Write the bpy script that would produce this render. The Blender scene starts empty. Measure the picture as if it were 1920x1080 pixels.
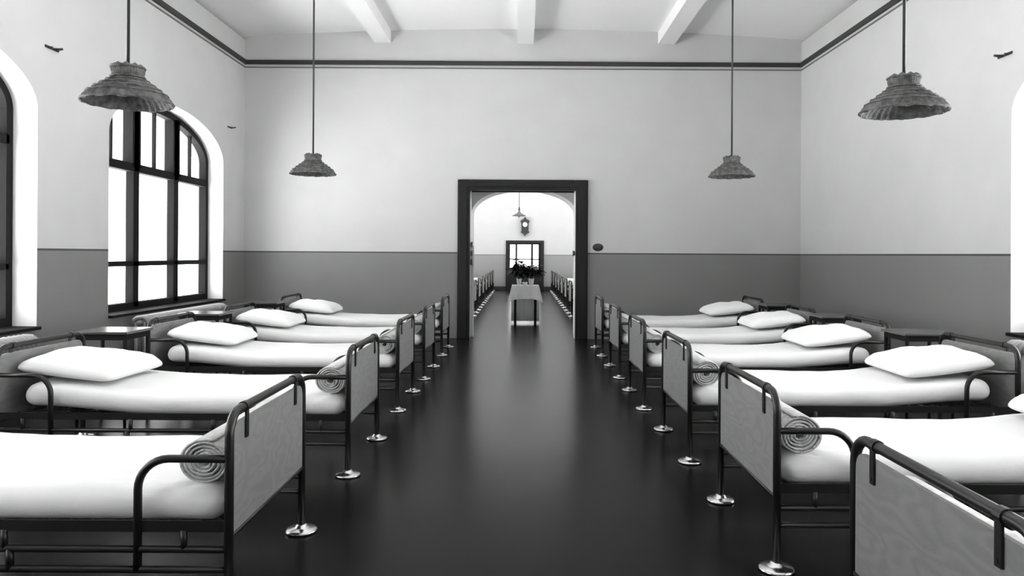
import bpy, bmesh, math, random
from mathutils import Vector, Matrix, noise

# ------------------------------------------------------------------ camera, light, exposure
S = bpy.context.scene
COL = S.collection
PI = math.pi
H = 1.32                      # eye height
cam_d = bpy.data.cameras.new('camera')
cam = bpy.data.objects.new('camera', cam_d)
COL.objects.link(cam)
cam.location = (0, 0, H)
cam.rotation_euler = (Matrix.Rotation(math.radians(90), 4, 'X') @ Matrix.Rotation(math.radians(0.33), 4, 'Z')).to_euler()
cam_d.sensor_width = 36.0
cam_d.lens = 36.0 * 1400 / 1920
cam_d.shift_x = -19 / 1920
cam_d.shift_y = -63 / 1920
cam_d.clip_start = 0.05
cam_d.clip_end = 200
S.camera = cam
S.view_settings.view_transform = 'Standard'
S.view_settings.look = 'None'
S.view_settings.gamma = 1
S.view_settings.use_curve_mapping = False
S.view_settings.exposure = 2.15

W = bpy.data.worlds.new('overcast_sky')
S.world = W
W.use_nodes = True
def sky():
    # overcast sky above; brighter glow below the horizon added to light the ceiling
    nt = W.node_tree; N = nt.nodes; L = nt.links
    tc = N.new('ShaderNodeTexCoord'); sx = N.new('ShaderNodeSeparateXYZ'); L.new(tc.outputs['Generated'], sx.inputs[0])
    mr = N.new('ShaderNodeMapRange'); mr.inputs[1].default_value = -.12; mr.inputs[2].default_value = .02
    mr.inputs[3].default_value = 4.0; mr.inputs[4].default_value = 1.7
    L.new(sx.outputs[2], mr.inputs[0])
    N['Background'].inputs[0].default_value = (1, 1, 1, 1)
    L.new(mr.outputs[0], N['Background'].inputs[1])
sky()

def window_light(name, x, y, z, wy, wz, sign, power, tilt=.6):
    """daylight entering through a real window opening (lamp sits outside the pane, aims into the room)"""
    l = bpy.data.lights.new(name, 'AREA')
    l.shape = 'RECTANGLE'; l.size = wy; l.size_y = wz; l.energy = power
    o = bpy.data.objects.new(name, l); COL.objects.link(o)
    o.location = (x, y, z)
    o.rotation_euler = (PI / 2, 0, PI / 2 if sign > 0 else -PI / 2)   # sign +1: shines towards +x... set below
    l.spread = math.radians(115)
    d = Vector((sign, 0, tilt))
    o.rotation_euler = d.to_track_quat('-Z', 'Y').to_euler()
    return o
WL = 4.36                     # half width of the ward
YB = 11.70                    # ward's end wall
YARCH = 12.60                 # back face of that wall
YFAR = 27.5                   # end wall of the far ward
YR = -3.2                     # wall behind the camera
LIGHTS = [
    # name, x, y, z, wy, wz, dir, W
    ('daylight_left_middle', -5.0, 4.6, 1.9, 2.2, 2.5, 1, 30),
    ('daylight_right_front', 5.0, 1.0, 1.9, 2.9, 2.5, -1, 15),
    ('daylight_right_middle', 5.0, 4.6, 1.9, 2.2, 2.5, -1, 40),
]
for a in LIGHTS:
    window_light(*a)

# ------------------------------------------------------------------ materials
def mat(name, g, rough=0.6, spec=0.5, metal=0.0, bump=0.0, bscale=60, mottle=0.0, mscale=4, stretch=None):
    m = bpy.data.materials.new(name); m.use_nodes = True
    nt = m.node_tree; N = nt.nodes; L = nt.links
    b = N['Principled BSDF']
    b.inputs['Base Color'].default_value = (g, g, g, 1)
    b.inputs['Roughness'].default_value = rough
    b.inputs['Specular IOR Level'].default_value = spec
    b.inputs['Metallic'].default_value = metal
    tc = N.new('ShaderNodeTexCoord')
    src = tc.outputs['Object']
    if stretch:
        mp = N.new('ShaderNodeMapping'); mp.inputs['Scale'].default_value = stretch
        L.new(src, mp.inputs[0]); src = mp.outputs[0]
    if mottle:
        n = N.new('ShaderNodeTexNoise'); n.inputs['Scale'].default_value = mscale; n.inputs['Detail'].default_value = 6
        L.new(src, n.inputs['Vector'])
        r = N.new('ShaderNodeMapRange')
        r.inputs[1].default_value = 0.3; r.inputs[2].default_value = 0.7
        r.inputs[3].default_value = g * (1 - mottle); r.inputs[4].default_value = min(g * (1 + mottle), .95)
        L.new(n.outputs[0], r.inputs[0]); L.new(r.outputs[0], b.inputs['Base Color'])
    if bump:
        n = N.new('ShaderNodeTexNoise'); n.inputs['Scale'].default_value = bscale; n.inputs['Detail'].default_value = 4
        L.new(src, n.inputs['Vector'])
        bp = N.new('ShaderNodeBump'); bp.inputs['Strength'].default_value = bump; bp.inputs['Distance'].default_value = 0.01
        L.new(n.outputs[0], bp.inputs['Height']); L.new(bp.outputs[0], b.inputs['Normal'])
    return m

def wall_mat(name, up, low, split):
    """painted plaster: pale above, darker oil-paint dado below a thin dark line"""
    m = mat(name, up, 0.75, 0.2, bump=0.15, bscale=90)
    nt = m.node_tree; N = nt.nodes; L = nt.links
    b = N['Principled BSDF']
    g = N.new('ShaderNodeNewGeometry'); sx = N.new('ShaderNodeSeparateXYZ'); L.new(g.outputs['Position'], sx.inputs[0])
    nz = N.new('ShaderNodeTexNoise'); nz.inputs['Scale'].default_value = 2.2; nz.inputs['Detail'].default_value = 8
    L.new(g.outputs['Position'], nz.inputs['Vector'])
    c = N.new('ShaderNodeMath'); c.operation = 'LESS_THAN'; L.new(sx.outputs[2], c.inputs[0]); c.inputs[1].default_value = split
    ln = N.new('ShaderNodeMath'); ln.operation = 'COMPARE'; L.new(sx.outputs[2], ln.inputs[0])
    ln.inputs[1].default_value = split; ln.inputs[2].default_value = 0.010
    def mixf(f, a, bb):
        x = N.new('ShaderNodeMix'); x.data_type = 'FLOAT'
        L.new(f, x.inputs[0])
        for k, v in ((2, a), (3, bb)):
            if isinstance(v, float): x.inputs[k].default_value = v
            else: L.new(v, x.inputs[k])
        return x.outputs[0]
    mr = N.new('ShaderNodeMapRange'); mr.inputs[3].default_value = .93; mr.inputs[4].default_value = 1.05
    L.new(nz.outputs[0], mr.inputs[0])
    v = mixf(c.outputs[0], float(up), float(low))
    v = mixf(ln.outputs[0], v, low * .35)
    mu = N.new('ShaderNodeMath'); mu.operation = 'MULTIPLY'; L.new(v, mu.inputs[0]); L.new(mr.outputs[0], mu.inputs[1])
    L.new(mu.outputs[0], b.inputs['Base Color'])
    rr = mixf(c.outputs[0], .8, .5)
    L.new(rr, b.inputs['Roughness'])
    return m

M_wall = wall_mat('ward wall paint', .58, .225, H + .02)
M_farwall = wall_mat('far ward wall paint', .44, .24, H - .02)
M_white = mat('white plaster', .78, .8, .2, bump=.15, bscale=80)
M_ceil = mat('ceiling plaster', .90, .85, .2, bump=.1, bscale=60)
M_passage = mat('passage wall with shade in colour', .42, .85, .2, bump=.15, bscale=80)  # plaster greyed so its colour carries the shade inside the doorway
M_line = mat('dark painted moulding', .03, .5, .4)
M_line2 = mat('pencil line moulding', .16, .6, .3)
M_frame = mat('dark stained wood', .012, .8, .1, bump=.1, bscale=30)
M_door = mat('dark door casing paint', .013, .5, .25, bump=.08, bscale=20)
M_tube = mat('dark enamelled steel tube', .012, .35, .4)
M_chrome = mat('polished steel foot plate', .55, .22, .5, metal=1.0)
M_sheet = mat('white cotton sheet', .79, .85, .15, bump=.25, bscale=9, stretch=(1, 2.5, 1))
M_pillow = mat('white cotton pillowcase', .86, .85, .15, bump=.2, bscale=8)
M_blanket = mat('pale wool blanket', .72, .95, .1, bump=.6, bscale=120, mottle=.15, mscale=30)
M_mesh = mat('steel spring mesh', .05, .5, .5, bump=.5, bscale=80)
M_table = mat('varnished table wood', .05, .22, .6, bump=.05, bscale=20)
M_rad = mat('painted cast iron', .30, .45, .5)
M_wicker = mat('woven straw shade', .10, .8, .2, bump=.5, bscale=120, mottle=.5, mscale=25)
M_rod = mat('dark lamp pipe', .03, .5, .3)
M_bulb = mat('clear white bulb glass', .7, .2, .5)
M_cloth = mat('white linen cloth', .88, .9, .1, bump=.2, bscale=15)
def thin(m, f):
    nt = m.node_tree; N = nt.nodes; L = nt.links
    t = N.new('ShaderNodeBsdfTranslucent'); t.inputs[0].default_value = (.9, .9, .9, 1)
    x = N.new('ShaderNodeMixShader'); x.inputs[0].default_value = f
    L.new(N['Principled BSDF'].outputs[0], x.inputs[1]); L.new(t.outputs[0], x.inputs[2]); L.new(x.outputs[0], N['Material Output'].inputs[0])
thin(M_cloth, .22)
M_greycloth = mat('grey linen panel', .42, .9, .1, bump=.2, bscale=15)
M_leaf = mat('dark green leaf', .02, .5, .4)
M_enamel = mat('grey enamelled lamp metal', .11, .5, .3)
M_pot = mat('pale glazed pot', .75, .3, .5)
M_clock = mat('dark clock wood', .03, .4, .4)
M_dial = mat('white clock dial', .85, .4, .4)
M_base = mat('dark skirting', .02, .5, .4)
M_brass = mat('dull brass', .10, .4, .5, metal=.7)

# floor: dark waxed linoleum
M_floor = mat('dark waxed linoleum', .008, .25, .5)
def floor_extra():
    nt = M_floor.node_tree; N = nt.nodes; L = nt.links; b = N['Principled BSDF']
    g = N.new('ShaderNodeNewGeometry')
    n = N.new('ShaderNodeTexNoise'); n.inputs['Scale'].default_value = .8; n.inputs['Detail'].default_value = 1
    L.new(g.outputs['Position'], n.inputs['Vector'])
    r = N.new('ShaderNodeMapRange'); r.inputs[3].default_value = .235; r.inputs[4].default_value = .265
    L.new(n.outputs[0], r.inputs[0]); L.new(r.outputs[0], b.inputs['Roughness'])
    b.inputs['Specular IOR Level'].default_value = .06
floor_extra()

# bed panel: pale grained board
def panel_mat():
    m = mat('grained foot board', .15, .5, .3)
    nt = m.node_tree; N = nt.nodes; L = nt.links; b = N['Principled BSDF']
    tc = N.new('ShaderNodeTexCoord'); oi = N.new('ShaderNodeObjectInfo')
    ad = N.new('ShaderNodeVectorMath'); ad.operation = 'ADD'
    L.new(tc.outputs['Object'], ad.inputs[0]); L.new(oi.outputs['Location'], ad.inputs[1])
    mp = N.new('ShaderNodeMapping'); mp.inputs['Scale'].default_value = (1, 1.1, 3.2); L.new(ad.outputs[0], mp.inputs[0])
    n = N.new('ShaderNodeTexNoise'); n.inputs['Scale'].default_value = 2.2; n.inputs['Detail'].default_value = 2
    L.new(mp.outputs[0], n.inputs['Vector'])
    k = N.new('ShaderNodeMath'); k.operation = 'MULTIPLY'; k.inputs[1].default_value = 60; L.new(n.outputs[0], k.inputs[0])
    s = N.new('ShaderNodeMath'); s.operation = 'SINE'; L.new(k.outputs[0], s.inputs[0])
    n2 = N.new('ShaderNodeTexNoise'); n2.inputs['Scale'].default_value = 70; n2.inputs['Detail'].default_value = 4
    L.new(mp.outputs[0], n2.inputs['Vector'])
    a = N.new('ShaderNodeMath'); a.operation = 'MULTIPLY_ADD'; L.new(n2.outputs[0], a.inputs[0]); a.inputs[1].default_value = 3.0
    L.new(s.outputs[0], a.inputs[2])
    r = N.new('ShaderNodeMapRange'); r.inputs[1].default_value = -.5; r.inputs[2].default_value = 3.5
    r.inputs[3].default_value = .17; r.inputs[4].default_value = .23
    L.new(a.outputs[0], r.inputs[0]); L.new(r.outputs[0], b.inputs['Base Color'])
    return m
M_panel = panel_mat()

def glass_mat():
    m = bpy.data.materials.new('thin window glass'); m.use_nodes = True
    nt = m.node_tree; N = nt.nodes; L = nt.links
    N.remove(N['Principled BSDF'])
    t = N.new('ShaderNodeBsdfTransparent'); t.inputs[0].default_value = (.95, .95, .95, 1)
    g = N.new('ShaderNodeBsdfGlossy'); g.inputs['Roughness'].default_value = .05
    x = N.new('ShaderNodeMixShader'); x.inputs[0].default_value = .06
    L.new(t.outputs[0], x.inputs[1]); L.new(g.outputs[0], x.inputs[2])
    L.new(x.outputs[0], N['Material Output'].inputs[0])
    return m
M_glass = glass_mat()

# ------------------------------------------------------------------ helpers
def obj(name, bm, m, parent=None, smooth=False, loc=None):
    me = bpy.data.meshes.new(name)
    bmesh.ops.recalc_face_normals(bm, faces=bm.faces)
    bm.to_mesh(me); bm.free()
    if m: me.materials.append(m)
    if smooth:
        for p in me.polygons: p.use_smooth = True
    o = bpy.data.objects.new(name, me); COL.objects.link(o)
    if parent: o.parent = parent
    if loc: o.location = loc
    return o

def struct(name, bm, m, smooth=False):
    o = obj(name, bm, m, None, smooth); o['kind'] = 'structure'; return o

def tag(o, label, cat, group=None, kind=None):
    o['label'] = label; o['category'] = cat
    if group: o['group'] = group
    if kind: o['kind'] = kind
    return o

def thing(name, label, cat, loc=(0, 0, 0), rz=0, group=None):
    o = bpy.data.objects.new(name, None); COL.objects.link(o)
    o.empty_display_size = .1
    o.location = loc; o.rotation_euler = (0, 0, rz)
    return tag(o, label, cat, group)

def kids(o): return [c for c in bpy.data.objects if c.parent == o]
def dup(root, loc, rz, label, kidlist):
    r = root.copy(); COL.objects.link(r); r.location = loc; r.rotation_euler = (0, 0, rz); r['label'] = label
    for ch, subs in kidlist:
        c = ch.copy(); COL.objects.link(c); c.parent = r
        for g in subs:
            d = g.copy(); COL.objects.link(d); d.parent = c
    return r

def box(bm, x0, x1, y0, y1, z0, z1, bev=0):
    vs = [bm.verts.new((x, y, z)) for x in (x0, x1) for y in (y0, y1) for z in (z0, z1)]
    F = [(0, 1, 3, 2), (4, 6, 7, 5), (0, 4, 5, 1), (2, 3, 7, 6), (0, 2, 6, 4), (1, 5, 7, 3)]
    fs = [bm.faces.new([vs[i] for i in f]) for f in F]
    if bev:
        es = list({e for f in fs for e in f.edges})
        bmesh.ops.bevel(bm, geom=es, offset=bev, segments=2, affect='EDGES', profile=.5)

def BM(): return bmesh.new()
def bx(*a, bev=0):
    bm = BM(); box(bm, *a, bev=bev); return bm

def tube(bm, pts, r, n=12, cap=True, r2=None):
    pts = [Vector(p) for p in pts]
    rings = []; prev = None
    for i, p in enumerate(pts):
        if i == 0: t = pts[1] - p
        elif i == len(pts) - 1: t = p - pts[-2]
        else: t = (pts[i + 1] - p).normalized() + (p - pts[i - 1]).normalized()
        t.normalize()
        if prev is None:
            a = Vector((0, 0, 1)) if abs(t.z) < .9 else Vector((1, 0, 0))
            u = t.cross(a).normalized()
        else:
            u = (prev - t * prev.dot(t)).normalized()
        prev = u; v = t.cross(u)
        rr = r if r2 is None else r + (r2 - r) * i / (len(pts) - 1)
        rings.append([bm.verts.new(p + (u * math.cos(2 * PI * k / n) + v * math.sin(2 * PI * k / n)) * rr) for k in range(n)])
    for a, b in zip(rings, rings[1:]):
        for k in range(n):
            bm.faces.new((a[k], a[(k + 1) % n], b[(k + 1) % n], b[k]))
    if cap:
        bm.faces.new(rings[0][::-1]); bm.faces.new(rings[-1])

def fillet(pts, rad, seg=7):
    """round the inner corners of a polyline"""
    pts = [Vector(p) for p in pts]; out = [pts[0]]
    for a, b, c in zip(pts, pts[1:], pts[2:]):
        d1 = (a - b).normalized(); d2 = (c - b).normalized()
        p1 = b + d1 * rad; p2 = b + d2 * rad; ctr = b + (d1 + d2) * rad
        for i in range(seg + 1):
            t = i / seg * PI / 2
            out.append(ctr - d2 * rad * math.cos(t) - d1 * rad * math.sin(t))
    out.append(pts[-1])
    return out

def lathe(bm, prof, n=32, c=(0, 0, 0), close=False):
    rings = []
    for r, z in prof:
        if r < 1e-6: rings.append([bm.verts.new((c[0], c[1], c[2] + z))])
        else: rings.append([bm.verts.new((c[0] + r * math.cos(2 * PI * k / n), c[1] + r * math.sin(2 * PI * k / n), c[2] + z)) for k in range(n)])
    for a, b in zip(rings, rings[1:]):
        if len(a) == 1 and len(b) == 1: continue
        for k in range(n):
            k2 = (k + 1) % n
            if len(a) == 1: bm.faces.new((a[0], b[k], b[k2]))
            elif len(b) == 1: bm.faces.new((a[k], a[k2], b[0]))
            else: bm.faces.new((a[k], a[k2], b[k2], b[k]))

def wall(name, m, s0, s1, h, openings, d0, d1, axis, reveal_mat=None):
    """wall running along axis ('x' or 'y') from s0 to s1; d0 = face in the room, d1 = outer face.
    openings: (sa, sb, z0, spring, rise)  - rise 0 = square head"""
    bm = BM()
    def P(s, d, z): return (s, d, z) if axis == 'x' else (d, s, z)
    def quad(a, b, c, d, mi=0):
        f = bm.faces.new([bm.verts.new(p) for p in (a, b, c, d)]); f.material_index = mi
    def cell(sa, sb, za0, za1, zb0, zb1):
        for d in (d0, d1):
            quad(P(sa, d, za0), P(sb, d, zb0), P(sb, d, zb1), P(sa, d, za1))
    cur = s0
    for (sa, sb, z0, zs, rise) in sorted(openings):
        cell(cur, sa, 0, h, 0, h)
        if z0 > 0: cell(sa, sb, 0, z0, 0, z0)
        n = 40 if rise else 1
        c = (sa + sb) / 2; w = (sb - sa) / 2
        th = [PI - PI * i / n for i in range(n + 1)]
        arc = [(c + w * math.cos(t), zs + rise * math.sin(t)) for t in th] if rise else [(sa, zs), (sb, zs)]
        for (a, za), (b, zb) in zip(arc, arc[1:]):
            cell(a, b, za, h, zb, h)
            quad(P(a, d0, za), P(b, d0, zb), P(b, d1, zb), P(a, d1, za), 1)
        for s in (sa, sb): quad(P(s, d0, z0), P(s, d1, z0), P(s, d1, zs), P(s, d0, zs), 1)
        if z0 > 0: quad(P(sa, d0, z0), P(sb, d0, z0), P(sb, d1, z0), P(sa, d1, z0), 1)
        cur = sb
    cell(cur, s1, 0, h, 0, h)
    quad(P(s0, d0, 0), P(s0, d1, 0), P(s0, d1, h), P(s0, d0, h))
    quad(P(s1, d0, 0), P(s1, d1, 0), P(s1, d1, h), P(s1, d0, h))
    quad(P(s0, d0, h), P(s1, d0, h), P(s1, d1, h), P(s0, d1, h))
    bmesh.ops.remove_doubles(bm, verts=bm.verts, dist=1e-5)
    o = struct(name, bm, m)
    o.data.materials.append(reveal_mat or M_white)
    return o

# ------------------------------------------------------------------ the room shell
HW = 4.66
WIN_W = 1.505
SILL, SPR, RISE = .62, 2.60, .55
lw = [9.375, 5.205, 1.035]            # left window centres
rw = [5.155, 1.0]                     # right window centres
WT = .45                              # wall thickness
fw = [17.5, 21.0, 24.5]    # far ward windows
bm = bx(-WL - 1, WL + 1, YR - .4, YFAR + .4, -.15, 0)
struct('floor', bm, M_floor)
wall('wall_left', M_wall, YR, YB, HW, [(c - WIN_W, c + WIN_W, SILL, SPR, RISE) for c in lw], -WL, -WL - WT, 'y')
wall('wall_right', M_wall, YR, YB, HW, [(c - WIN_W, c + WIN_W, SILL, SPR, RISE) for c in rw], WL, WL + WT, 'y')
wall('wall_rear', M_wall, -WL - WT, WL + WT, HW + .2, [], YR, YR - .3, 'x')
# end wall: square door head at the ward, arched opening behind
DX0, DX1, DZ = -.815, .830, 2.32
wall('wall_back', M_wall, -WL - WT, WL + WT, HW + .2, [(DX0, DX1, 0, DZ, 0)], YB, YB + .30, 'x')
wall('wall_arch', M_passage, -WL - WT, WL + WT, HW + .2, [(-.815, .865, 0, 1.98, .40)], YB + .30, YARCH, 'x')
# far ward
fo = [(c - 1.4, c + 1.4, SILL, SPR, .55) for c in fw]
wall('wall_far_left', M_farwall, YARCH, YFAR, HW, fo, -WL, -WL - .4, 'y')
wall('wall_far_right', M_farwall, YARCH, YFAR, HW, fo, WL, WL + .4, 'y')
FDX0, FDX1, FDZ = -.50, .70, 1.74
wall('wall_far', M_farwall, -WL - .4, WL + .4, HW + .2, [(FDX0, FDX1, 0, FDZ, 0)], YFAR, YFAR + .3, 'x')

# softly vaulted ceiling
def ceiling(name, y0, y1, rise):
    bm = BM(); n = 32; rows = []
    for y in (y0, y1):
        for dz in (0, .15):
            rows.append([bm.verts.new((-WL - WT + (2 * WL + 2 * WT) * i / n, y,
                         HW + dz + (rise * math.cos((i / n * 2 - 1) * PI / 2 * .98) ** .8 if rise else 0))) for i in range(n + 1)])
    for i in range(n):
        bm.faces.new((rows[0][i], rows[0][i + 1], rows[2][i + 1], rows[2][i]))
        bm.faces.new((rows[1][i], rows[1][i + 1], rows[3][i + 1], rows[3][i]))
        for a, b in ((0, 1), (2, 3)):
            bm.faces.new((rows[a][i], rows[a][i + 1], rows[b][i + 1], rows[b][i]))
    return struct(name, bm, M_ceil, smooth=False)
ceiling('ceiling', YR - .3, YARCH, .19)
ceiling('ceiling_far_ward', YARCH, YFAR + .3, 0)
k = 0
for x0, x1 in ((-2.335, -2.075), (-.09, .16), (2.11, 2.37)):
    k += 1
    struct('trim_%d' % k, bx(x0, x1, YR, YB, 4.625, 5.0), M_ceil)     # ceiling beams

# moulding round the ward under the ceiling
ZT = 4.305
for nm, a in (('trim_left', (-WL, -WL + .035, YR, YB, ZT - .032, ZT + .032)),
              ('trim_right', (WL - .035, WL, YR, YB, ZT - .032, ZT + .032)),
              ('trim_back', (-WL + .035, WL - .035, YB - .035, YB, ZT - .032, ZT + .032))):
    struct(nm, bx(*a), M_line)
for nm, a in (('trim_lower_left', (-WL, -WL + .012, YR, YB, ZT - .085, ZT - .068)),
              ('trim_lower_right', (WL - .012, WL, YR, YB, ZT - .085, ZT - .068)),
              ('trim_lower_back', (-WL + .012, WL - .012, YB - .012, YB, ZT - .085, ZT - .068))):
    struct(nm, bx(*a), M_line2)
for nm, x0, x1 in (('baseboard_far_left', -WL, FDX0 - .1), ('baseboard_far_right', FDX1 + .1, WL)):
    struct(nm, bx(x0, x1, YFAR - .03, YFAR, 0, .14), M_base)

# ------------------------------------------------------------------ arched windows
def arch_outline(w, z0, zs, rise, n=40):
    pts = [(-w, z0), (-w, zs)]
    pts += [(-w * math.cos(PI * i / n), zs + rise * math.sin(PI * i / n)) for i in range(1, n)]
    pts += [(w, zs), (w, z0)]
    return pts
def archz(y, w, zs, rise): return zs + rise * math.sqrt(max(0, 1 - (y / w) ** 2))

def make_window(num, side, cy):
    """side -1 left wall, +1 right wall"""
    xp = side * (WL + .27)
    root = bpy.data.objects.new('window_%d' % num, None); COL.objects.link(root)
    root.location = (0, cy, 0); root['kind'] = 'structure'
    w = WIN_W; d = .05
    # outer frame follows the arch
    bm = BM()
    o = arch_outline(w, SILL, SPR, RISE); ft = .085
    i_ = arch_outline(w - ft, SILL + .11, SPR, RISE - ft)
    rings = []
    for x in (xp - d, xp + d):
        rings.append(([bm.verts.new((x, y, z)) for y, z in o], [bm.verts.new((x, y, z)) for y, z in i_]))
    n = len(o)
    for j in range(n):
        j2 = (j + 1) % n
        for oo, ii in rings: bm.faces.new((oo[j], oo[j2], ii[j2], ii[j]))
        bm.faces.new((rings[0][0][j], rings[0][0][j2], rings[1][0][j2], rings[1][0][j]))
        bm.faces.new((rings[0][1][j], rings[0][1][j2], rings[1][1][j2], rings[1][1][j]))
    obj('window_frame', bm, M_frame, root)
    for s in (-1, 1):
        y = s * .51
        bm = BM(); zt = archz(y, w, SPR, RISE) - .05
        box(bm, xp - d, xp + d, y - .065, y + .065, SILL + .05, zt, bev=.008)
        box(bm, xp - d - .02, xp + d, y - .095, y + .095, 2.33, zt)
        obj('mullion', bm, M_frame, root)
    obj('transom', bx(xp - d - .015, xp + d, -w + .04, w - .04, 2.27, 2.37, bev=.008), M_frame, root)
    obj('transom', bx(xp - d, xp + d, -w + .04, w - .04, 1.155, 1.215, bev=.006), M_frame, root)
    for y in (-1.0, 0, 1.0):
        obj('glazing_bar', bx(xp - .02, xp + .02, y - .018, y + .018, 2.36, archz(y, w, SPR, RISE) - .05), M_frame, root)
    bm = BM()
    g = [bm.verts.new((xp + side * .012, y, z)) for y, z in arch_outline(w - .04, SILL + .03, SPR, RISE - .04)]
    bm.faces.new(g)
    obj('window_glass', bm, M_glass, root)
    # dark board on the sill
    x0, x1 = sorted((side * (WL - .05), side * (WL + .27)))
    obj('window_sill', bx(x0, x1, -w - .03 if False else -w + .002, w - .002, SILL, SILL + .03, bev=.008), M_frame, root)
    return root
num = 0
for cy in lw:
    num += 1; make_window(num, -1, cy)
for cy in rw:
    num += 1; make_window(num, 1, cy)

# ------------------------------------------------------------------ door casing of the end wall
def casing():
    root = bpy.data.objects.new('door_1', None); COL.objects.link(root)
    root['kind'] = 'structure'
    y1 = YB; y0 = YB - .06
    cw = .195
    bm = BM()
    box(bm, DX0 - cw, DX0, y0, y1, 0, DZ + .165, bev=.01); box(bm, DX0 - cw + .03, DX0 - .05, y0 - .02, y0 + .005, 0, DZ + .12, bev=.006)
    obj('door_casing', bm, M_door, root)
    bm = BM()
    box(bm, DX1, DX1 + cw, y0, y1, 0, DZ + .165, bev=.01); box(bm, DX1 + .05, DX1 + cw - .03, y0 - .02, y0 + .005, 0, DZ + .12, bev=.006)
    obj('door_casing', bm, M_door, root)
    bm = BM()
    box(bm, DX0, DX1, y0, y1, DZ, DZ + .165, bev=.01); box(bm, DX0 - .05, DX1 + .05, y0 - .02, y0 + .005, DZ + .05, DZ + .12, bev=.006)
    obj('door_head', bm, M_door, root)
    obj('door_stop', bx(DX0 + .02, DX1 - .02, YB + .03, YB + .06, DZ - .025, DZ), M_frame, root)
    # hinges and catches left on the jambs
    for x, z in ((DX0, 1.47), (DX0, 1.33), (DX0, 1.20), (DX1, 1.34)):
        s = 1 if x < 0 else -1
        bm = BM(); a, b = sorted((x, x + s * .035))
        box(bm, a, b, YB + .02, YB + .06, z - .035, z + .035, bev=.006)
        tube(bm, [(x + s * .03, YB + .02, z - .045), (x + s * .03, YB + .02, z + .045)], .011, 8)
        obj('hinge', bm, M_brass, root)
    # open narrow door leaf lying back along the left reveal
    obj('door_leaf', bx(DX0 + .003, DX0 + .045, YB + .075, YB + .28, .02, 1.45, bev=.004), M_greycloth, root)
casing()
bm = BM(); lathe(bm, [(0, .03), (.05, .028), (.075, .016), (.085, 0), (0, 0)], 24)
o = obj('bell_push', bm, M_line, None, True); o.rotation_euler = (PI / 2, 0, 0); o.scale = (1, .72, 1)
o.location = ((1121 - 979) * YB / 1400, YB, 1.32 + 14 * YB / 1400)
tag(o, 'small dark oval bell push on the wall just right of the doorway', 'bell push')

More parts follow.
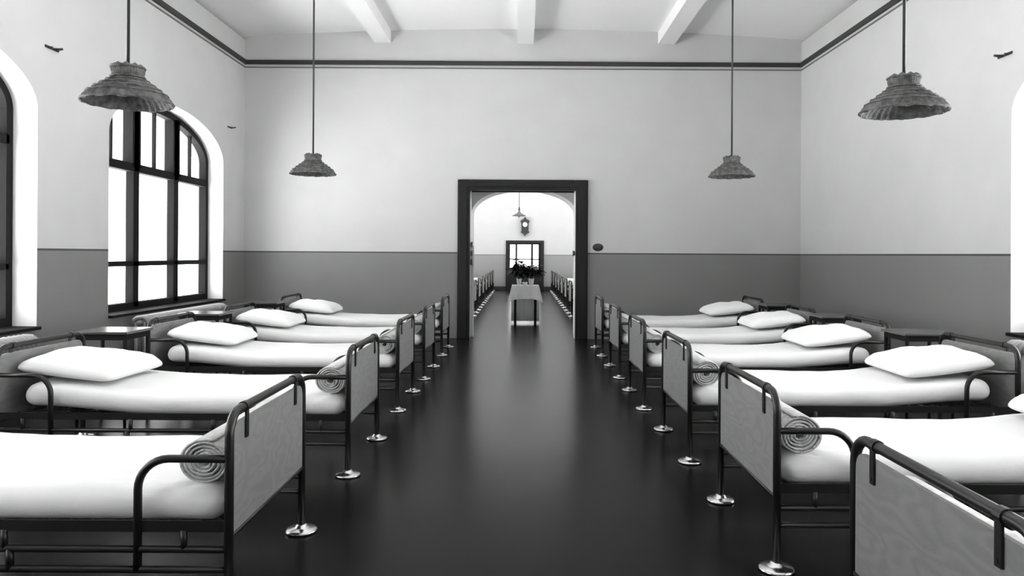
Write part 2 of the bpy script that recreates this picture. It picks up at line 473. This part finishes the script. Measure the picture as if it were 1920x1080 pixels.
# ------------------------------------------------------------------ iron hospital bed
BL, BW = 2.09, .88
R = .0165
HT = .745
def make_bed():
    root = thing('hospital_bed', 'x', 'bed')
    hw = BW / 2
    for e, x in (('foot', 0.0), ('head', BL)):
        s = 1 if e == 'foot' else -1
        bm = BM()
        tube(bm, fillet([(x, -hw, .02), (x, -hw, HT), (x, hw, HT), (x, hw, .02)], .085), R, 14)
        obj(e + '_frame', bm, M_tube, root, True)
        bm = BM(); zt = HT - .042
        # board with clipped rounded corners
        out = [(-hw + .018, .315), (-hw + .018, zt - .055)]
        for i in range(1, 6):
            t = i / 6 * PI / 2
            out.append((-hw + .018 + .055 * (1 - math.cos(t)), zt - .055 + .055 * math.sin(t)))
        out.append((-hw + .075, zt)); out += [(-y, z) for y, z in out[::-1]]
        A = [bm.verts.new((x - .007, y, z)) for y, z in out]; B = [bm.verts.new((x + .007, y, z)) for y, z in out]
        bm.faces.new(A); bm.faces.new(B[::-1])
        for i in range(len(A)):
            j = (i + 1) % len(A); bm.faces.new((A[i], B[i], B[j], A[j]))
        obj(e + '_board', bm, M_panel, root)
        for y in (-hw + .14, hw - .14):
            bm = BM(); xx = x - s * .011
            box(bm, xx - .004, xx + .004, y - .013, y + .013, HT - .115, HT - .004, bev=.0015)
            tube(bm, [(x, y - .014, HT), (x, y + .014, HT)], R + .004, 14)
            tube(bm, [(xx - .006, y, HT - .10), (xx + .006, y, HT - .10)], .005, 8)
            obj('clip', bm, M_tube, root)
        bm = BM(); tube(bm, [(x, -hw, .306), (x, hw, .306)], .012, 10)
        obj('cross_bar', bm, M_tube, root, True)
        for y in (-hw, hw):
            bm = BM()
            lathe(bm, [(0, 0), (.066, 0), (.074, .004), (.074, .010), (.066, .017), (.040, .020), (.028, .026), (.024, .036), (.0, .036)], 28, (x, y, 0))
            obj('foot_plate', bm, M_chrome, root, True)
            # curved side guard
            bm = BM()
            tube(bm, fillet([(x, y, .585), (x + s * .325, y, .585), (x + s * .325, y, .19)], .11, 8), .0145, 12)
            obj('side_guard', bm, M_tube, root, True)
    for y in (-hw, hw):
        sy = 1 if y > 0 else -1
        bm = BM()
        y0, y1 = sorted((y - sy * .006, y - sy * .045))
        box(bm, 0, BL, y - .004, y + .004, .325, .365); box(bm, .01, BL - .01, y0, y1, .325, .331)
        obj('side_rail', bm, M_tube, root)
        bm = BM(); tube(bm, [(0, y, .262), (BL, y, .262)], .0125, 10)
        for x in (.16, .8, BL - .8, BL - .16): tube(bm, [(x, y, .262), (x, y, .33)], .012, 8)
        obj('lower_rail', bm, M_tube, root, True)
        bm = BM(); tube(bm, [(0, y, .19), (BL, y, .19)], .0125, 10)
        for x in (.78, BL - .78): tube(bm, [(x, y, .19), (x, y, .262)], .014, 8)
        obj('stretcher', bm, M_tube, root, True)
    # woven spring base
    bm = BM(); hw2 = hw - .02
    n = 26
    for i in range(-n, n + 1):
        x0 = BL / 2 + i * BL / n
        for sg in (-1, 1):
            a = [x0 - sg * hw2, -hw2]; b = [x0 + sg * hw2, hw2]
            # clip to frame
            def clip(p, q):
                p = list(p); q = list(q)
                for lo, hi_ in ((.03, BL - .03),):
                    for u, v in ((p, q), (q, p)):
                        if u[0] < lo:
                            if v[0] <= lo: return None
                            t = (lo - u[0]) / (v[0] - u[0]); u[1] += (v[1] - u[1]) * t; u[0] = lo
                        if u[0] > hi_:
                            if v[0] >= hi_: return None
                            t = (hi_ - u[0]) / (v[0] - u[0]); u[1] += (v[1] - u[1]) * t; u[0] = hi_
                return p, q
            c = clip(a, b)
            if c:
                tube(bm, [(c[0][0], c[0][1], .336), (c[1][0], c[1][1], .336)], .0035, 4, cap=False)
    obj('spring_mesh', bm, M_mesh, root)
    return root

def round_corner(x, y, hx, hy, rc):
    """map a point of a rectangle into one with round corners; also gives its distance from the edge"""
    ax, ay = abs(x), abs(y); dd = min(hx - ax, hy - ay)
    cx, cy = (ax - (hx - rc)) / rc, (ay - (hy - rc)) / rc
    if cx > 0 and cy > 0:
        ln = math.hypot(cx, cy); f = max(cx, cy) / ln
        cx *= f; cy *= f; dd = rc * (1 - math.hypot(cx, cy))
        x = math.copysign(hx - rc + cx * rc, x); y = math.copysign(hy - rc + cy * rc, y)
    return x, y, max(0, dd)

def make_mattress():
    bm = BM(); nx, ny = 64, 28; L0, L1 = .035, 1.975; hw = .415
    def base(x):
        t = min(1, max(0, (x - 1.15) / .75)); t = t * t * (3 - 2 * t)
        return .341 + .048 * t
    top = {}; bot = {}
    for i in range(nx + 1):
        for j in range(ny + 1):
            u = i / nx; v = j / ny * 2 - 1
            # cluster near the borders
            uu = .5 - .5 * math.cos(PI * u); uu = .12 * u + .88 * uu
            vv = math.sin(v * PI / 2) * .88 + v * .12
            x = L0 + (L1 - L0) * uu; y = hw * vv
            ey = (1 - abs(vv)) * hw / .085
            rc = .10 if x > 1 else .06
            x, y, dd = round_corner(x - (L0 + L1) / 2, y, (L1 - L0) / 2, hw, rc); x += (L0 + L1) / 2
            e = math.sqrt(max(0, 1 - max(0, 1 - dd / .062) ** 2))
            crown = .016 * (1 - vv * vv)
            nz = noise.noise(Vector((x * 2.2, y * 3, 1.3))) * .008 + noise.noise(Vector((x * 7, y * 9, 4))) * .0035
            fold = .006 * noise.noise(Vector((x * 1.3, y * 26, 7))) * max(0, 1 - ey * .5)
            b = base(x)
            zt = b + .062 + (.062 + crown + nz) * e + fold * e
            zb = b + .062 - .060 * min(1, e)
            # slight wavy edge outwards
            wob = (noise.noise(Vector((x * 3, 5.5 * (1 if y > 0 else -1), 2))) * .010 + noise.noise(Vector((x * 11, 3 if y > 0 else -3, 8))) * .005) * abs(vv) ** 4
            # slanting tucks near the foot corner, where the sheet is folded under
            tuck = max(0, 1 - (x - L0) / .34) * max(0, 1 - ey * .35)
            zt += .010 * tuck * math.sin(x * 46 + ey * 3.5)
            yy = y + wob * (1 if y > 0 else -1)
            top[i, j] = bm.verts.new((x, yy, zt))
            if 0 < i < nx and 0 < j < ny: bot[i, j] = bm.verts.new((x, yy, zb))
            else: bot[i, j] = top[i, j]
    for i in range(nx):
        for j in range(ny):
            bm.faces.new((top[i, j], top[i + 1, j], top[i + 1, j + 1], top[i, j + 1]))
            q = [bot[i, j], bot[i, j + 1], bot[i + 1, j + 1], bot[i + 1, j]]
            if not all(v in (top[i, j], top[i + 1, j], top[i + 1, j + 1], top[i, j + 1]) for v in q): bm.faces.new(q)
    o = obj('mattress', bm, M_sheet, None, True)
    return o

def make_pillow():
    bm = BM(); n = 26; a, b = .305, .35; T = .105
    top = {}; bot = {}
    for i in range(n + 1):
        for j in range(n + 1):
            u = math.sin((i / n * 2 - 1) * PI / 2); v = math.sin((j / n * 2 - 1) * PI / 2)
            # corners stick out, edges pull in
            px, py, dd = round_corner(a * u, b * v, a, b, .085)
            px *= 1 - .05 * (1 - v * v); py *= 1 - .05 * (1 - u * u)
            f = (1 - max(0, 1 - dd / .07) ** 2) ** .5 * .30 + .70 * (max(0, 1 - abs(u) ** 2.2) * max(0, 1 - abs(v) ** 2.2)) ** .6
            if dd < 1e-6: f = 0
            nz = noise.noise(Vector((u * 2.2, v * 2.4, 9))) * .018 + noise.noise(Vector((u * 6, v * 6, 3))) * .007
            top[i, j] = bm.verts.new((px, py, f * (T + nz)))
            if 0 < i < n and 0 < j < n: bot[i, j] = bm.verts.new((px, py, -f * T * .5))
            else: bot[i, j] = top[i, j]
    for i in range(n):
        for j in range(n):
            bm.faces.new((top[i, j], top[i + 1, j], top[i + 1, j + 1], top[i, j + 1]))
            q = [bot[i, j], bot[i, j + 1], bot[i + 1, j + 1], bot[i + 1, j]]
            try: bm.faces.new(q)
            except ValueError: pass
    return obj('pillow', bm, M_pillow, None, True)

def make_roll():
    """blanket rolled up into a spiral, lying across the foot of the bed (axis along y)"""
    bm = BM(); n = 150; turns = 5.2; r0 = .012; r1 = .084; th = .0085; hl = .37
    prev = None
    for i in range(n + 1):
        t = i / n; an = turns * 2 * PI * t + .6
        r = r0 + (r1 - r0) * t
        r *= 1 + .03 * math.sin(an * 1.7)
        tail = 1.0
        vs = []
        for y in (-hl, hl):
            yy = y * (1 + .012 * math.sin(an * .8 + (0 if y > 0 else 2)))
            for rr in (r, r + th * tail):
                vs.append(bm.verts.new((rr * math.cos(an) * 1.06, yy, rr * math.sin(an) * .93)))
        if prev:
            p = prev
            bm.faces.new((p[0], vs[0], vs[2], p[2])); bm.faces.new((p[1], vs[1], vs[3], p[3]))
            bm.faces.new((p[0], vs[0], vs[1], p[1])); bm.faces.new((p[2], vs[2], vs[3], p[3]))
        else: bm.faces.new((vs[0], vs[1], vs[3], vs[2]))
        prev = vs
    bm.faces.new((prev[0], prev[1], prev[3], prev[2]))
    return obj('rolled_blanket', bm, M_blanket, None, True)

bed0 = make_bed()
bed_kids = [(c, []) for c in kids(bed0)]
mat0, pil0, rol0 = make_mattress(), make_pillow(), make_roll()
first = {'bed': True, 'mat': True, 'pil': True, 'rol': True}
rnd = random.Random(4)
XL, XR = -1.035, 1.065

def local(x0, y0, rz, lx, ly, lz):
    c, s = math.cos(rz), math.sin(rz)
    return (x0 + lx * c - ly * s, y0 + lx * s + ly * c, lz)

def place(proto, key, loc, rot, label, cat, group):
    if first[key]: o = proto; first[key] = False
    else:
        o = proto.copy(); COL.objects.link(o)
    o.location = loc; o.rotation_euler = rot
    tag(o, label, cat, group)
    return o

def bed_set(x, y, side, which, wards, small=False, skew=0.0):
    """which: words that place the bed; wards: group name"""
    rz = (0 if side > 0 else PI) + skew
    lab = 'iron bed with pale foot board, ' + which
    if first['bed']:
        bed0.location = (x, y, 0); bed0.rotation_euler = (0, 0, rz); bed0['label'] = lab; r = bed0; first['bed'] = False
    else: r = dup(bed0, (x, y, 0), rz, lab, bed_kids)
    r['group'] = 'iron beds, ' + wards
    place(mat0, 'mat', (x, y, 0), (0, 0, rz), 'white sheeted mattress on the bed ' + which, 'mattress', 'white mattresses, ' + wards)
    j = rnd.uniform(-.02, .02)
    p = local(x, y, rz, 1.735 + j, rnd.uniform(-.015, .015), .580)
    place(pil0, 'pil', p, (0, math.radians(-7 + rnd.uniform(-1, 1)), rz + rnd.uniform(-.05, .05)),
          'white pillow at the head of the bed ' + which, 'pillow', 'white pillows, ' + wards)
    p = local(x, y, rz, .122, rnd.uniform(-.01, .01), .553)
    place(rol0, 'rol', p, (0, rnd.uniform(-.5, .5), rz), 'pale rolled blanket at foot of the bed ' + which, 'blanket', 'rolled blankets, ' + wards)

ordn = ['nearest the camera', 'second from the camera', 'third from the camera', 'fourth from the camera', 'fifth from the camera', 'sixth from the camera']
LY = [3.10, 4.87, 6.70, 8.28, 10.13]
RY = [1.96, 3.575, 5.20, 6.83, 8.44, 10.17]
for i, y in enumerate(LY):
    bed_set(XL + (.008 if i % 2 else -.004), y, -1, (ordn[i] if i < 4 else 'farthest from the camera') + ' in left row', 'near ward')
for i, y in enumerate(RY):
    bed_set(XR + (.01 if i < 3 else -.012), y, 1, (ordn[i] if i < 5 else 'farthest from the camera') + ' in right row', 'near ward')
FY = [16.3 + 1.7 * i for i in range(7)]
fo_ = ['first past the arch', 'second past the arch', 'third past the arch', 'fourth past the arch', 'fifth past the arch', 'sixth past the arch', 'nearest the far wall']
for i, y in enumerate(FY):
    bed_set(-1.03, y, -1, fo_[i] + ' left beyond doorway', 'far ward')
    bed_set(1.06, y, 1, fo_[i] + ' right beyond doorway', 'far ward')

# ------------------------------------------------------------------ bedside tables
def make_table():
    root = thing('bedside_table', 'x', 'table', group='bedside tables between bed heads')
    w, d = .21, .20; h = .72
    bm = bx(-w, w, -d, d, h - .022, h, bev=.005); obj('table_top', bm, M_table, root)
    bm = bx(-w + .02, w - .02, -d + .02, d - .02, h - .065, h - .022); obj('apron', bm, M_frame, root)
    for sx in (-1, 1):
        for sy in (-1, 1):
            bm = BM(); tube(bm, [(sx * (w - .03), sy * (d - .03), h - .03), (sx * (w - .03), sy * (d - .03), 0)], .015, 10, r2=.011)
            obj('leg', bm, M_frame, root, True)
    obj('shelf', bx(-w + .02, w - .02, -d + .02, d - .02, .30, .318), M_frame, root)
    return root
t0 = make_table(); t0k = [(c, []) for c in kids(t0)]
tl = [(-3.17, 5.80, 'between the second and third left beds'), (-3.17, 7.50, 'between the third and fourth left beds'),
      (-3.17, 9.21, 'between the fourth and fifth left beds'), (3.20, 6.02, 'between the third and fourth right beds'),
      (3.20, 7.635, 'between the fourth and fifth right beds'), (3.20, 9.31, 'between the fifth and sixth right beds')]
for i, (x, y, wd) in enumerate(tl):
    lab = 'dark wooden bedside table ' + wd
    if i == 0: t0.location = (x, y, 0); t0['label'] = lab
    else: dup(t0, (x, y, 0), 0, lab, t0k)

# ------------------------------------------------------------------ radiators under the windows
def radiator(x, yc, ln, label):
    root = thing('radiator', label, 'radiator', (x, yc, 0), 0, 'cast iron radiators under the windows')
    n = int(ln / .058)
    bm = BM()
    for k in range(n):
        y = -ln / 2 + (k + .5) * ln / n
        for dx in (-.05, .05):
            tube(bm, [(dx, y, .10), (dx, y, .56)], .019, 8)
        pts = [(-.078, y, .53), (-.07, y, .585), (-.035, y, .607), (.035, y, .607), (.07, y, .585), (.078, y, .53)]
        tube(bm, pts, .022, 8)
        tube(bm, [(-.07, y, .12), (.07, y, .12)], .02, 8)
    obj('column', bm, M_rad, root, True)
    bm = BM(); tube(bm, [(0, -ln / 2 - .02, .555), (0, ln / 2 + .02, .555)], .022, 10); tube(bm, [(0, -ln / 2 - .02, .12), (0, ln / 2 + .02, .12)], .022, 10)
    obj('header_pipe', bm, M_rad, root, True)
    for y in (-ln / 2 + .03, ln / 2 - .03):
        obj('foot', bx(-.06, .06, y - .02, y + .02, 0, .12), M_rad, root)
radiator(-4.15, 9.2, 2.2, 'long ribbed radiator under the fully visible arched window on the left')
radiator(-4.15, 5.2, 2.2, 'ribbed radiator at the left edge, under the window cut off by the frame')
radiator(4.15, 5.2, 2.2, 'ribbed radiator at the right edge, under the right window')

# ------------------------------------------------------------------ straw pendant lamps
def make_pendant():
    root = thing('pendant_lamp', 'x', 'lamp', group='straw shaded pendant lamps over the beds')
    n = 144
    bm = BM()
    # profile from crown down to the rim, z relative to the rim
    prof = [(.030, .205), (.066, .212), (.082, .200), (.086, .178), (.080, .150), (.076, .138), (.098, .124), (.128, .103),
            (.160, .080), (.192, .055), (.214, .032), (.230, .010), (.233, 0)]
    def rib(k, z):
        return 1 + .022 * math.cos(k / n * 2 * PI * 36)
    rings = []
    for shell, off in ((0, 0), (1, -.008)):
        rs = []
        for r, z in (prof if shell == 0 else prof[::-1]):
            ring = []
            for k in range(n):
                a = 2 * PI * k / n
                wv = .006 * math.sin(a * 12) if z < .004 else 0
                ruff = .006 * math.sin(a * 9) if z > .19 else 0
                rr = (r + off) * rib(k, z) * (1 + .008 * math.sin(z * 420))
                ring.append(bm.verts.new((rr * math.cos(a), rr * math.sin(a), z + wv + ruff + off * .3)))
            rs.append(ring)
        rings += rs
    for a, b in zip(rings, rings[1:]):
        for k in range(n):
            k2 = (k + 1) % n; bm.faces.new((a[k], a[k2], b[k2], b[k]))
    a, b = rings[-1], rings[0]
    for k in range(n):
        k2 = (k + 1) % n; bm.faces.new((a[k], a[k2], b[k2], b[k]))
    obj('lamp_shade', bm, M_wicker, root, True)
    # braided bands and ribs standing proud of the weave
    bm = BM()
    for r, z, t in ((.233, .002, .006), (.205, .048, .0035), (.172, .075, .0035), (.140, .099, .0035), (.108, .122, .0035), (.084, .142, .006), (.084, .196, .006)):
        tube(bm, [((r + .003) * math.cos(2 * PI * k / 48), (r + .003) * math.sin(2 * PI * k / 48), z + .0025 * math.sin(k * 1.9)) for k in range(49)], t, 6, cap=False)
    obj('braid', bm, M_wicker, root, True)
    bm = BM(); lathe(bm, [(0, .185), (.018, .18), (.02, .14), (.014, .13), (.0, .13)], 16)
    obj('socket', bm, M_brass, root, True)
    bm = BM(); lathe(bm, [(0, .132), (.012, .13), (.022, .11), (.027, .09), (.022, .07), (.010, .06), (0, .058)], 20)
    obj('bulb', bm, M_bulb, root, True)
    bm = BM(); tube(bm, [(0, 0, .15), (0, 0, 2.475)], .0095, 10); lathe(bm, [(.0, 2.44), (.03, 2.44), (.05, 2.475), (0, 2.475)], 16)
    obj('rod', bm, M_rod, root, True)
    return root
p0 = make_pendant(); p0k = [(c, []) for c in kids(p0)]
for i, (px, Y, z, lab) in enumerate(((238, 4.16, 2.15, 'large near straw pendant lamp hanging left, above the arched window'),
                                     (586, 7.84, 2.15, 'small farther straw pendant lamp hanging left of the doorway'),
                                     (1371, 7.84, 2.15, 'small farther straw pendant lamp hanging right of the doorway'),
                                     (1693, 4.29, 2.15, 'large near straw pendant lamp hanging by the right wall'))):
    x = (px - 979) * Y / 1400
    # pendants hang from the outer ceiling beams
    if i == 0: p0.location = (x, Y, z); p0['label'] = lab; o = p0
    else: o = dup(p0, (x, Y, z), i * 1.3, lab, p0k)
    o.rotation_euler.z = i * 1.3

# pendant of the far ward
root = thing('pendant_lamp', 'small conical metal pendant lamp in the far ward beside the wall clock', 'lamp', (-.09, 21.0, 2.40))
bm = BM(); lathe(bm, [(.018, .16), (.025, .12), (.06, .085), (.13, .045), (.21, 0), (.205, 0), (.125, .037), (.055, .078), (.015, .11)], 32)
obj('lamp_shade', bm, M_enamel, root, True)
bm = BM(); lathe(bm, [(0, .07), (.03, .05), (.045, .0), (.03, -.035), (0, -.045)], 16); obj('bulb', bm, M_line2, root, True)
bm = BM(); lathe(bm, [(0, .26), (.012, .26), (.02, .22), (.03, .16), (0, .15)], 16); obj('socket', bm, M_rod, root, True)
bm = BM(); tube(bm, [(0, 0, .2), (0, 0, HW - 2.40)], .007, 8); obj('rod', bm, M_rod, root, True)

# ------------------------------------------------------------------ far end: glazed door, clock
def far_door():
    root = bpy.data.objects.new('door_2', None); COL.objects.link(root); root['kind'] = 'structure'
    y0, y1 = YFAR - .05, YFAR + .05
    obj('door_casing', bx(FDX0 - .10, FDX0, y0, YFAR, 0, FDZ + .09), M_door, root)
    obj('door_casing', bx(FDX1, FDX1 + .10, y0, YFAR, 0, FDZ + .09), M_door, root)
    obj('door_head', bx(FDX0, FDX1, y0, YFAR, FDZ, FDZ + .09), M_door, root)
    bm = BM(); ya, yb = YFAR + .02, YFAR + .07
    W_ = FDX1 - FDX0
    box(bm, FDX0, FDX1, ya, yb, 0, .72)
    box(bm, FDX0, FDX1, ya, yb, FDZ - .06, FDZ)
    for z in (.72, 1.12): box(bm, FDX0, FDX1, ya, yb, z, z + .045)
    for a, b in ((0, .055), (.245, .325), (.825, .905), (1.10, 1.20)):
        box(bm, FDX0 + a, FDX0 + b, ya, yb, .72, FDZ - .05)
    obj('door_leaf', bm, M_door, root)
    obj('door_glass', bx(FDX0 + .03, FDX1 - .03, YFAR + .04, YFAR + .046, .74, FDZ - .03), M_glass, root)
far_door()

root = thing('wall_clock', 'dark carved pendulum wall clock with white dial above the far door', 'clock', (.10, YFAR, 2.34))
bm = BM()
prof = [(0, .36), (.05, .30), (.075, .25), (.10, .27), (.13, .24), (.175, .20), (.155, .16), (.135, .12), (.13, -.16), (.165, -.205), (.10, -.25), (.05, -.28), (0, -.36)]
out = prof + [(-x, z) for x, z in prof[-2:0:-1]]
A = [bm.verts.new((x, -.12, z)) for x, z in out]; B = [bm.verts.new((x, 0, z)) for x, z in out]
bm.faces.new(A); bm.faces.new(B[::-1])
for i in range(len(A)):
    j = (i + 1) % len(A); bm.faces.new((A[i], B[i], B[j], A[j]))
obj('clock_case', bm, M_clock, root)
bm = BM(); lathe(bm, [(0, .012), (.078, .012), (.085, 0), (0, 0)], 28)
d = obj('dial', bm, M_dial, root, True); d.rotation_euler = (PI / 2, 0, 0); d.location = (0, -.12, .075)
bm = BM(); box(bm, -.004, .004, -.136, -.133, .075, .13); box(bm, -.004, .04, -.136, -.133, .071, .079)
obj('hands', bm, M_line, root)
bm = BM(); box(bm, -.003, .003, -.126, -.121, -.16, -.04); lathe(bm, [(0, .008), (.022, .006), (.024, 0), (0, 0)], 16, (0, 0, 0))
obj('pendulum', bm, M_brass, root).location = (0, 0, 0)

# ------------------------------------------------------------------ draped table in the doorway with plants
TY = 14.15
root = thing('serving_table', 'small dark-legged table under the white cloth beyond the doorway', 'table', (.065, TY, 0))
obj('table_top', bx(-.24, .24, -.22, .22, .70, .73, bev=.004), M_frame, root)
for sx in (-1, 1):
    for sy in (-1, 1):
        x, y = sx * .19, sy * .18
        obj('leg', bx(x - .022, x + .022, y - .022, y + .022, 0, .70, bev=.003), M_frame, root)
# cloth with pointed corners
bm = BM()
def cloth(bm, hx, hy, drop, corner, z, n=14):
    ring_t = []; ring_b = []; P_ = []
    for k in range(4 * n):
        s = k // n; t = (k % n) / n * 2 - 1
        c = [(t, -1), (1, t), (-t, 1), (-1, -t)][s]
        P_.append((c[0], c[1], abs(t) ** 3))
    ctr = bm.verts.new((0, 0, z))
    for rr in range(4):
        ring = []
        for k, (cx, cy, e) in enumerate(P_):
            if rr == 0: x, y, zz = cx * hx, cy * hy, z
            else:
                f = rr / 3
                dz = (drop + (corner - drop) * e) * f
                out = 1 + .06 * f * math.sin(k * 1.3) * .5 + f * .10 * (1 + e * 2.0)
                x, y, zz = cx * hx * out, cy * hy * out, z - .008 - dz
            ring.append(bm.verts.new((x, y, zz)))
        if rr == 0:
            for k in range(len(ring)): bm.faces.new((ctr, ring[k], ring[(k + 1) % len(ring)]))
        else:
            for k in range(len(ring)):
                k2 = (k + 1) % len(ring); bm.faces.new((last[k], last[k2], ring[k2], ring[k]))
        last = ring
cloth(bm, .255, .235, .235, .30, .738)
o = obj('tablecloth', bm, M_cloth, None, False, (.065, TY, 0))
sm = o.modifiers.new('thick', 'SOLIDIFY'); sm.thickness = .004
tag(o, 'white cloth with hanging corners over the small table beyond the doorway', 'tablecloth')
bm = BM()
pts = []
for i in range(21):
    x = -.27 + .54 * i / 20
    pts.append((x, .012 * math.sin(i * 1.7)))
rows = [[bm.verts.new((x, y + .215, z)) for x, y in pts] for z in (.04, .40, .692)]
for a, b in zip(rows, rows[1:]):
    for i in range(20): bm.faces.new((a[i], a[i + 1], b[i + 1], b[i]))
o = obj('hanging_cloth', bm, M_cloth, None, True, (.065, TY, 0))
sm = o.modifiers.new('thick', 'SOLIDIFY'); sm.thickness = .004
tag(o, 'long white cloth hanging behind the legs of the small table', 'cloth')

def plant(x, y, z, h, n, spread, label, seed, potr=.06):
    rn = random.Random(seed)
    root = thing('potted_plant', label, 'plant', (x, y, z), 0, 'dark potted plants on the small table')
    bm = BM(); lathe(bm, [(0, 0), (potr * .7, 0), (potr * .95, .05), (potr, .10), (potr * 1.08, .105), (potr * 1.08, .12), (potr * .9, .12), (potr * .85, .105), (0, .10)], 24)
    obj('pot', bm, M_pot, root, True)
    bs = BM(); bl = BM()
    for i in range(n):
        a = rn.uniform(0, 2 * PI); sp = rn.uniform(.15, 1) * spread; hh = h * rn.uniform(.45, 1) * (1.08 - .45 * sp / spread)
        p0 = Vector((0, 0, .10)); p2 = Vector((sp * math.cos(a), sp * math.sin(a) * .8, .10 + hh)); p1 = Vector((p2.x * .25, p2.y * .25, .10 + hh * .75))
        pts = [p0 * (1 - t) ** 2 + p1 * 2 * t * (1 - t) + p2 * t * t for t in [q / 5 for q in range(6)]]
        tube(bs, pts, .004, 5)
        # leaf blade
        for base_t, ll in ((1.0, rn.uniform(.12, .2)), (.7, rn.uniform(.10, .16)), (.5, rn.uniform(.08, .14))):
            q = p0 * (1 - base_t) ** 2 + p1 * 2 * base_t * (1 - base_t) + p2 * base_t ** 2
            a2 = a + rn.uniform(-1.3, 1.3)
            dirv = Vector((math.cos(a2), math.sin(a2), rn.uniform(-.5, .5))).normalized()
            sd = dirv.cross(Vector((0, 0, 1))).normalized(); up = sd.cross(dirv)
            wv = ll * .30
            prev = None
            for s in range(7):
                t = s / 6; ww = wv * math.sin(PI * (t * .92 + .04)) ** .8
                c = q + dirv * ll * t - Vector((0, 0, 1)) * ll * .35 * t * t
                row = [bl.verts.new(c - sd * ww + up * .012), bl.verts.new(c - up * .002), bl.verts.new(c + sd * ww + up * .012)]
                if prev:
                    for u in range(2): bl.faces.new((prev[u], prev[u + 1], row[u + 1], row[u]))
                prev = row
    obj('stem', bs, M_leaf, root, True); obj('foliage', bl, M_leaf, root, True)
plant(-.055, TY + .04, .741, .38, 34, .14, 'dark leafy plant in pale pot on the left of the small table', 3, .045)
plant(.175, TY + .04, .741, .34, 30, .12, 'dark leafy plant in pale pot on the right of the small table', 8, .05)
bm = BM(); lathe(bm, [(0, 0), (.03, 0), (.045, .03), (.05, .06), (.045, .06), (.04, .03), (0, .01)], 20)
o = obj('bowl', bm, M_pot, None, True, (.055, TY - .15, .741)); tag(o, 'small pale bowl at the front edge of the small table', 'bowl')

# ------------------------------------------------------------------ small iron brackets high on the walls
def bracket(side, y, z, label, s=1.0):
    root = thing('wall_hook', label, 'hook', (side * WL, y, z), 0, 'iron hooks high on the side walls')
    bm = BM(); a, b = sorted((0, -side * .012)); box(bm, a, b, -.10 * s, .10 * s, -.012 * s, .012 * s, bev=.003)
    obj('back_plate', bm, M_line, root)
    bm = BM(); tube(bm, [(-side * .006, .03, 0), (-side * .06, .03, 0), (-side * .07, .05, .008)], .012 * s, 8)
    tube(bm, [(-side * .006, -.05, -.004), (-side * .04, -.05, -.004)], .011 * s, 8)
    obj('hook', bm, M_line, root, True)
bracket(-1, 6.90, 1.32 + 381 * 6.90 / 1400, 'dark iron hook on left wall at upper left')
bracket(-1, 11.10, 1.32 + 235 * 11.10 / 1400, 'dark iron hook on left wall between arched window and corner', .8)
bracket(1, 6.75, 1.32 + 379 * 6.75 / 1400, 'dark iron hook high on right wall at upper right')
